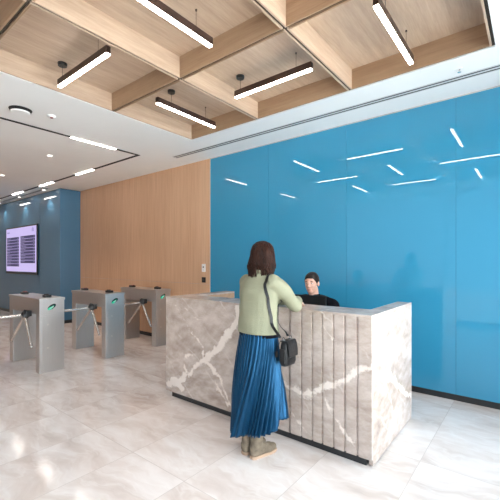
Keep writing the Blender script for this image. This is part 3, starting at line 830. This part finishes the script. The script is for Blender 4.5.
# cropped sage jacket with wide sleeves
bm = bmesh.new()
torso_rings(bm, [(-.002, .0, .94, .184, .136), (-.002, .0, .985, .182, .134), (-.003, .0, 1.06, .176, .126), (-.003, .004, 1.15, .176, .124), (-.003, .008, 1.25, .184, .128), (.0, .008, 1.335, .186, .118), (.005, .006, 1.385, .160, .094), (.007, .0, 1.42, .105, .078), (.008, .004, 1.445, .066, .062)])
chain(bm, [(.150, .004, 1.365, .068), (.186, .11, 1.27, .066), (*elR, .056), (elR.x*.6+wrR.x*.4, elR.y*.6+wrR.y*.4, 1.183, .054), (wrR.x+.02, wrR.y-.03, 1.182, .050)])
chain(bm, [(-.138, .008, 1.362, .062), (-.176, .11, 1.27, .064), (*elL, .056), (elL.x*.6+wrL.x*.4, elL.y*.6+wrL.y*.4, 1.183, .054), (wrL.x-.02, wrL.y-.03, 1.182, .050)])
jb = remesh(bm, .0075, 4)
for v in jb.verts:                                   # soft creases across the back and sleeves
    n1 = noise.noise(Vector((v.co.x*9, v.co.y*9, v.co.z*5)))
    n2 = noise.noise(Vector((v.co.x*3+5, v.co.y*3, v.co.z*16)))
    v.co += v.normal*(.011*n1+.008*n2)
clip(jb, (0, 0, .972), (0, 0, -1)); clip(jb, (0, 0, 1.437), (0, 0, 1))
jv = BVHTree.FromBMesh(jb)
jk = obj('jacket', jb, M['jacket'], wm, smooth=True, label='cropped sage green jacket')
bm = bmesh.new()
rings = []
for rr, z in ((.068, 1.425), (.070, 1.45), (.066, 1.468), (.060, 1.466), (.058, 1.43)):
    rings.append([Vector((.008+rr*cos(t)*1.02, .006+rr*.95*sin(t), z-.012*max(0, sin(t)))) for t in [2*pi*i/28 for i in range(28)]])
rings.append(rings[0]); loft(bm, rings, cap=False); bmesh.ops.remove_doubles(bm, verts=bm.verts, dist=1e-5)
obj('collar', bm, M['jacket'], jk, smooth=True)
bm = bmesh.new(); loft(bm, [ellipse((.004, 0, z), .172, .128, 40) for z in (.945, .982)]); obj('waistband', bm, M['cotton'], wm, smooth=True, label='black waistband')

# pleated satin skirt
def skirt_mat():
    m, nt, b = new_mat('blue_satin')
    v = mapped(nt, (20, 20, 1.5)); n = noise_(nt, v, 3, 3)
    nt.links.new(mixc(nt, n, (.002, .028, .068), (.010, .074, .160)), b.inputs['Base Color'])
    b.inputs['Roughness'].default_value = .3; b.inputs['Metallic'].default_value = .6
    b.inputs['Specular IOR Level'].default_value = .25
    return m
M['skirt'] = skirt_mat()
bm = bmesh.new()
N, K = 400, 44; rings = []; NP = 38
for k in range(K+1):
    t = k/K; ring = []
    for i in range(N):
        th = 2*pi*i/N
        side = cos(th)*.80+sin(th)*.60              # + towards the right of the photo, - towards the left
        hem = .245+.055*side-.03*max(0, -side)**3+.012*sin(3*th+1)
        z = .985+(hem-.985)*t
        g = t**1.15
        rx = .158+(.196-.158)*min(1, t*1.5)**.8+.018*t; ry = .120+(.172-.120)*min(1, t*1.6)**.8+.018*t
        ph = th+.55*t**1.4+.05*sin(2*th+4*t)
        saw = ((ph+.035*sin(5*ph+2)+.02*sin(13*ph))*NP/(2*pi)) % 1.0; pl = (saw/.72 if saw < .72 else (1-saw)/.28)-.5
        fold = .026*g*sin(5*ph+1.3)+.015*g*sin(8*ph+2.1+3*t)
        r = 1+(.11*g+.035)*pl
        x = (rx*r+fold)*cos(th); y = (ry*r+fold)*sin(th)
        ring.append(Vector((.006-.008*t+x, -.004-.008*t+y, z)))
    rings.append(ring)
loft(bm, rings, cap=False)
sk = obj('skirt', bm, M['skirt'], wm, smooth=True, label='long pleated blue satin skirt')
md = sk.modifiers.new('cloth', 'SOLIDIFY'); md.thickness = .002; md.offset = -1

# ankle boots
def boot(an, turn):
    A = Matrix.Translation(Vector((an[0], an[1], 0))) @ Matrix.Rotation(turn, 4, 'Z')
    q = lambda x, y, z: A @ Vector((x, y, z))
    bm = bmesh.new()
    rcone(bm, q(0, .0, .30), .060, q(0, -.002, .10), .049, 20)
    rcone(bm, q(0, -.014, .075), .045, q(0, .06, .06), .042, 18)
    rcone(bm, q(0, -.02, .045), .040, q(0, .12, .043), .041, 18)
    rcone(bm, q(.004, .10, .043), .041, q(0, .165, .036), .030, 18)
    bb = remesh(bm, .005, 3)
    for v in bb.verts:
        v.co += v.normal*.0035*noise.noise(Vector((v.co.x*22, v.co.y*22, v.co.z*30)))
    clip(bb, (0, 0, .022), (0, 0, -1)); clip(bb, (0, 0, .285), (0, 0, 1))
    o = obj('boot', bb, M['boot'], wm, smooth=True, label='taupe suede ankle boot')
    bm = bmesh.new()
    out = [(0, -.058), (.024, -.052), (.037, -.03), (.037, .02), (.040, .08), (.044, .12), (.038, .165), (.022, .19), (0, .197), (-.022, .188), (-.036, .16), (-.040, .12), (-.037, .06), (-.036, -.03), (-.022, -.053)]
    loft(bm, [[q(x*s, y*s, z) for x, y in out] for s, z in ((.97, 0), (1.0, .004), (1.0, .022))])
    obj('sole', bm, M['sole'], o, label='tan sole')
boot(ankR, radians(-12)); boot(ankL, radians(-4))

# handbag hanging from her shoulder (top-level: it is carried)
BG = WO+Vector((.272, .004, 0)); 
bag = thing('handbag', 'black leather handbag with round charm, hanging by its strap at the woman\'s hip', 'handbag', BG+Vector((0, 0, .755)), WR+radians(4))
bm = bmesh.new()
prof = lambda w, l, n=28: [Vector((math.copysign(abs(cos(a))**.55, cos(a))*w, math.copysign(abs(sin(a))**.55, sin(a))*l, 0)) for a in [2*pi*i/n for i in range(n)]]
rings = []
for z, w, l in ((0, .018, .056), (.006, .031, .068), (.03, .040, .073), (.09, .038, .072), (.15, .032, .067), (.175, .026, .062), (.182, .016, .046)):
    rings.append([p+Vector((0, 0, z)) for p in prof(w, l)])
loft(bm, rings); bd = obj('bag_body', bm, M['leather'], bag, smooth=True)
bm = bmesh.new(); P = []
sec = [(-.026, .188), (.030, .190), (.042, .165), (.049, .12), (.051, .075), (.047, .07), (.044, .12), (.036, .155), (.024, .180), (-.026, .180)]
loft(bm, [[Vector((x, y, z)) for x, z in sec] for y in (-.059, .059)]); obj('flap', bm, M['leather'], bag, label='black flap')
bm = bmesh.new(); box(bm, -.040, -.034, -.05, .05, .02, .10, .003); box(bm, -.022, .022, -.080, -.068, .03, .13, .003); obj('pocket', bm, M['leather'], bag)
M['metal'] = simple('dark_nickel', (.3, .3, .31), .25, metal=.9, var=.05)
bm = bmesh.new()
for y in (-.06, .035):
    bm = bmesh.new(); tube(bm, [Vector((0, y+.014*cos(a), .200+.014*sin(a))) for a in [2*pi*i/16 for i in range(17)]], .0028, 8); obj('strap_ring', bm, M['metal'], bag, smooth=True)

bm = bmesh.new(); tube(bm, [(-.022, -.062, .19), (-.036, -.074, .15), (-.042, -.082, .115)], .002, 6); cyl(bm, (-.050, -.087, .09), (-.041, -.083, .09), .022, n=24); obj('charm', bm, M['leather'], bag, label='round leather charm')
def wl(p): return Matrix.Rotation(WR, 4, 'Z') @ Vector(p)+WO
path = [(.262, -.06, .968), (.225, -.06, 1.02), (.20, -.065, 1.12), (.178, -.085, 1.24), (.15, -.10, 1.34), (.128, -.07, 1.41), (.12, .0, 1.43), (.115, .07, 1.38), (.115, .11, 1.30), (.135, .11, 1.18), (.18, .075, 1.08), (.225, .04, 1.02), (.262, .035, .968)]
pts = spline(path, 6); S = []
for i, p in enumerate(pts):
    if p.z > 1.0:
        q, n, _, d = jv.find_nearest(p)
        p = q+n*.006 if 1.06 < p.z else p.lerp(q+n*.006, max(0, (p.z-1.0)/.06)) 
    S.append(wl(p)-(BG+Vector((0, 0, .755))))
bm = bmesh.new(); rings = []
for i, p in enumerate(S):
    d = (S[min(i+1, len(S)-1)]-S[max(i-1, 0)]).normalized()
    wld = p+BG+Vector((0, 0, .755)); 
    q, n, _, _ = jv.find_nearest(Matrix.Rotation(-WR, 4, 'Z') @ (wld-WO)); n = Matrix.Rotation(WR, 3, 'Z') @ n
    w = d.cross(n).normalized()*.0115; h = n*.0022
    rings.append([p+w+h, p-w+h, p-w-h, p+w-h])
loft(bm, rings); obj('strap', bm, M['leather'], bag, label='long black shoulder strap')

# ---- the receptionist, seated; local +y is where he faces
MO = Vector((-2.035, 3.78, 0)); MR = pi+radians(3)
mn = thing('person', 'man with short dark hair in a black top seated behind the reception desk', 'person', MO, MR)
HC2 = Vector((.008, .035, 1.287)); HT2 = Matrix.Translation(HC2) @ Matrix.Rotation(radians(-7), 4, 'X') @ Matrix.Rotation(radians(3), 4, 'Z')
bm = bmesh.new(); head_shapes(bm, HT2, False)
rcone(bm, (0, -.01, 1.09), .062, (0, .012, 1.21), .056)
torso_rings(bm, [(0, 0, .50, .16, .13), (0, 0, .60, .16, .12), (0, 0, .75, .155, .115), (0, 0, .90, .175, .115), (0, 0, 1.01, .18, .10), (0, -.005, 1.07, .13, .075), (0, -.01, 1.13, .06, .055)])
arms = []
for s in (-1, 1):
    el, wr = Vector((s*.34, .12, .83)), Vector((s*.12, .325, .80))
    arms.append((s, el, wr))
    chain(bm, [(s*.225, 0, 1.02, .050), (*el, .040), (*wr, .028)])
    hand_shapes(bm, wr+Vector((-s*.004, .01, -.008)), (-s*.25, 1, -.14), (-s, -.2, 0), (0, .14, 1), .16, 1.0)
    chain(bm, [(s*.09, .0, .545, .080), (s*.13, .41, .53, .058), (s*.13, .38, .30, .050), (s*.13, .36, .10, .038)])
    rcone(bm, (s*.13, .335, .05), .03, (s*.14, .49, .045), .03)
obj('body', remesh(bm, .005, 4), M['skin_m'], mn, smooth=True)
face_parts(mn, HT2, False, M['lip_m'], M['hair_m'])
bm = bmesh.new()
res = bmesh.ops.create_uvsphere(bm, u_segments=36, v_segments=26, radius=1)
bmesh.ops.transform(bm, matrix=Matrix.Translation((0, -.012, .020)) @ Matrix.Diagonal((.083, .1055, .0965, 1)), verts=res['verts'])
for v in bm.verts: v.co += v.co.normalized()*.003*noise.noise(v.co*45)
def recede(v, k):                                  # receding temples and an uneven hairline
    v.co.z += k*(-.014*math.exp(-((abs(v.co.x)-.046)/.016)**2)*(1 if v.co.y > .03 else 0)+.006*noise.noise(Vector((v.co.x*70, v.co.y*70, 3))))
for v in bm.verts: recede(v, 1)
clip(bm, (0, .088, .056), Vector((0, 1.05, -1)).normalized()); clip(bm, (0, 0, -.06), (0, 0, -1))
for v in bm.verts: recede(v, -1)
bmesh.ops.transform(bm, matrix=HT2, verts=bm.verts)
obj('hair', bm, M['hair_m'], mn, smooth=True, label='short dark hair')
bm = bmesh.new()
torso_rings(bm, [(0, 0, .515, .178, .148), (0, 0, .60, .178, .138), (0, 0, .75, .172, .132), (0, 0, .90, .192, .132), (0, 0, 1.01, .20, .118), (0, -.005, 1.07, .16, .092), (0, -.01, 1.115, .085, .072), (0, -.01, 1.15, .066, .062)])
for s, el, wr in arms: chain(bm, [(s*.10, -.01, 1.085, .055), (s*.235, 0, 1.025, .078), (*el, .062), (wr.x, wr.y-.02, wr.z+.006, .042)])
sb = remesh(bm, .008, 3)
for v in sb.verts: v.co += v.normal*.005*noise.noise(Vector((v.co.x*8, v.co.y*8, v.co.z*8)))
clip(sb, (0, 0, 1.142), (0, 0, 1)); clip(sb, (0, 0, .53), (0, 0, -1))
obj('shirt', sb, M['cotton'], mn, smooth=True, label='black long-sleeved top')
bm = bmesh.new()
torso_rings(bm, [(0, 0, .468, .175, .145), (0, 0, .52, .186, .156), (0, 0, .565, .184, .152)])
for s in (-1, 1): chain(bm, [(s*.09, .02, .556, .090), (s*.13, .41, .535, .070), (s*.13, .38, .30, .064), (s*.13, .36, .11, .058)])
tb = remesh(bm, .008, 2); clip(tb, (0, 0, .466), (0, 0, -1)) if False else None
obj('trousers', tb, M['trouser'], mn, smooth=True)
for s in (-1, 1):
    bm = bmesh.new()
    rcone(bm, (s*.13, .345, .075), .045, (s*.13, .40, .06), .043, 16); rcone(bm, (s*.13, .33, .045), .038, (s*.14, .50, .042), .036, 16)
    b2 = remesh(bm, .006, 2); clip(b2, (0, 0, .008), (0, 0, -1)); 
    for v in b2.verts: v.co.z -= .008
    obj('shoe', b2, M['leather'], mn, smooth=True)

# office chair under him
t = thing('office_chair', 'black swivel chair holding the man behind the reception desk', 'chair', MO, MR)
bm = bmesh.new(); loft(bm, [[Vector((math.copysign(abs(cos(a))**.5, cos(a))*w, .03+math.copysign(abs(sin(a))**.5, sin(a))*w*.95, z)) for a in [2*pi*i/32 for i in range(32)]] for w, z in ((.20, .405), (.235, .415), (.24, .44), (.225, .455))]); obj('seat', bm, M['blackmat'], t, smooth=True)
bm = bmesh.new(); loft(bm, [[Vector((x*s, y, z)) for x, y in ((-.20, -.205), (-.1, -.232), (0, -.24), (.1, -.232), (.2, -.205), (.2, -.185), (.1, -.21), (0, -.218), (-.1, -.21), (-.2, -.185))] for s, z in ((.85, .53), (1, .56), (1.02, .75), (.95, .90), (.8, .925))]); obj('backrest', bm, M['blackmat'], t)
bm = bmesh.new(); tube(bm, spline([(0, -.05, .40), (0, -.2, .41), (0, -.265, .47), (0, -.25, .60)], 6), .018, 10); obj('back_support', bm, M['black'], t)
bm = bmesh.new(); cyl(bm, (0, 0, .09), (0, 0, .41), .026, .022); obj('gas_column', bm, M['chrome'], t)
bm = bmesh.new()
for k in range(5):
    a = 2*pi*k/5+pi/2; tube(bm, [(0, 0, .10), (.15*cos(a), .15*sin(a), .09), (.29*cos(a), .29*sin(a), .065)], .02, 8, radii=[.028, .022, .015])
obj('star_base', bm, M['black'], t)
for k in range(5):
    a = 2*pi*k/5+pi/2; c = Vector((.285*cos(a), .285*sin(a), .027)); s = Vector((-sin(a), cos(a), 0))
    bm = bmesh.new(); cyl(bm, c-s*.022, c+s*.022, .027, n=18); cyl(bm, c+Vector((0, 0, .02)), c+Vector((0, 0, .05)), .008, n=8); obj('caster', bm, M['black'], t)

# ------------------------------------------------------------------ daylight, camera
w = bpy.data.worlds.new('overcast_day'); SC.world = w; w.use_nodes = True
nt = w.node_tree; bg = nt.nodes['Background']
tc = nd(nt, 'ShaderNodeTexCoord'); sx = nd(nt, 'ShaderNodeSeparateXYZ'); nt.links.new(tc.outputs['Generated'], sx.inputs[0])
c = ramp(nt, math_(nt, 'ADD', math_(nt, 'MULTIPLY', sx.outputs[2], .5), .5), [(.5, (.93, .96, 1.0)), (.75, (.80, .90, 1.0))])
nt.links.new(c, bg.inputs[0]); bg.inputs[1].default_value = 8.0
def portal(loc, rot, sx_, sy_):
    l = bpy.data.lights.new('window_portal', 'AREA'); l.shape = 'RECTANGLE'; l.size = sx_; l.size_y = sy_; l.cycles.is_portal = True
    o = bpy.data.objects.new('window_portal', l); COL.objects.link(o); o.location = loc; o.rotation_euler = rot
portal((XR-.0, (YN+4.1)/2, 1.57), (radians(90), 0, radians(90)), 4.1-YN, 2.96)
portal(((GX0+GX1)/2, YN-.13, 1.66), (radians(90), 0, 0), GX1-GX0, 3.2)

sl = bpy.data.lights.new('sun', 'SUN'); sl.energy = 30; sl.angle = radians(2); sl.color = (1, .96, .9)
so = bpy.data.objects.new('sun', sl); COL.objects.link(so); so.location = (6, 2, 8); so.rotation_euler = (radians(8), radians(15), 0)
cam = bpy.data.cameras.new('camera'); co = bpy.data.objects.new('camera', cam); COL.objects.link(co)
cam.sensor_width = 36; cam.lens = 357/500*36; cam.shift_y = 12/500; cam.clip_start = .02
co.location = (0, 0, 1.52); co.rotation_euler = (radians(90), 0, radians(38.4))
SC.camera = co
SC.view_settings.view_transform = 'Standard'; SC.view_settings.look = 'None'
SC.view_settings.gamma = 1; SC.view_settings.exposure = 0.25; SC.view_settings.use_curve_mapping = False
SC.cycles.use_denoising = True; SC.cycles.max_bounces = 10; SC.cycles.diffuse_bounces = 6; SC.cycles.glossy_bounces = 6; SC.cycles.transparent_max_bounces = 12
SC.cycles.sample_clamp_indirect = 8
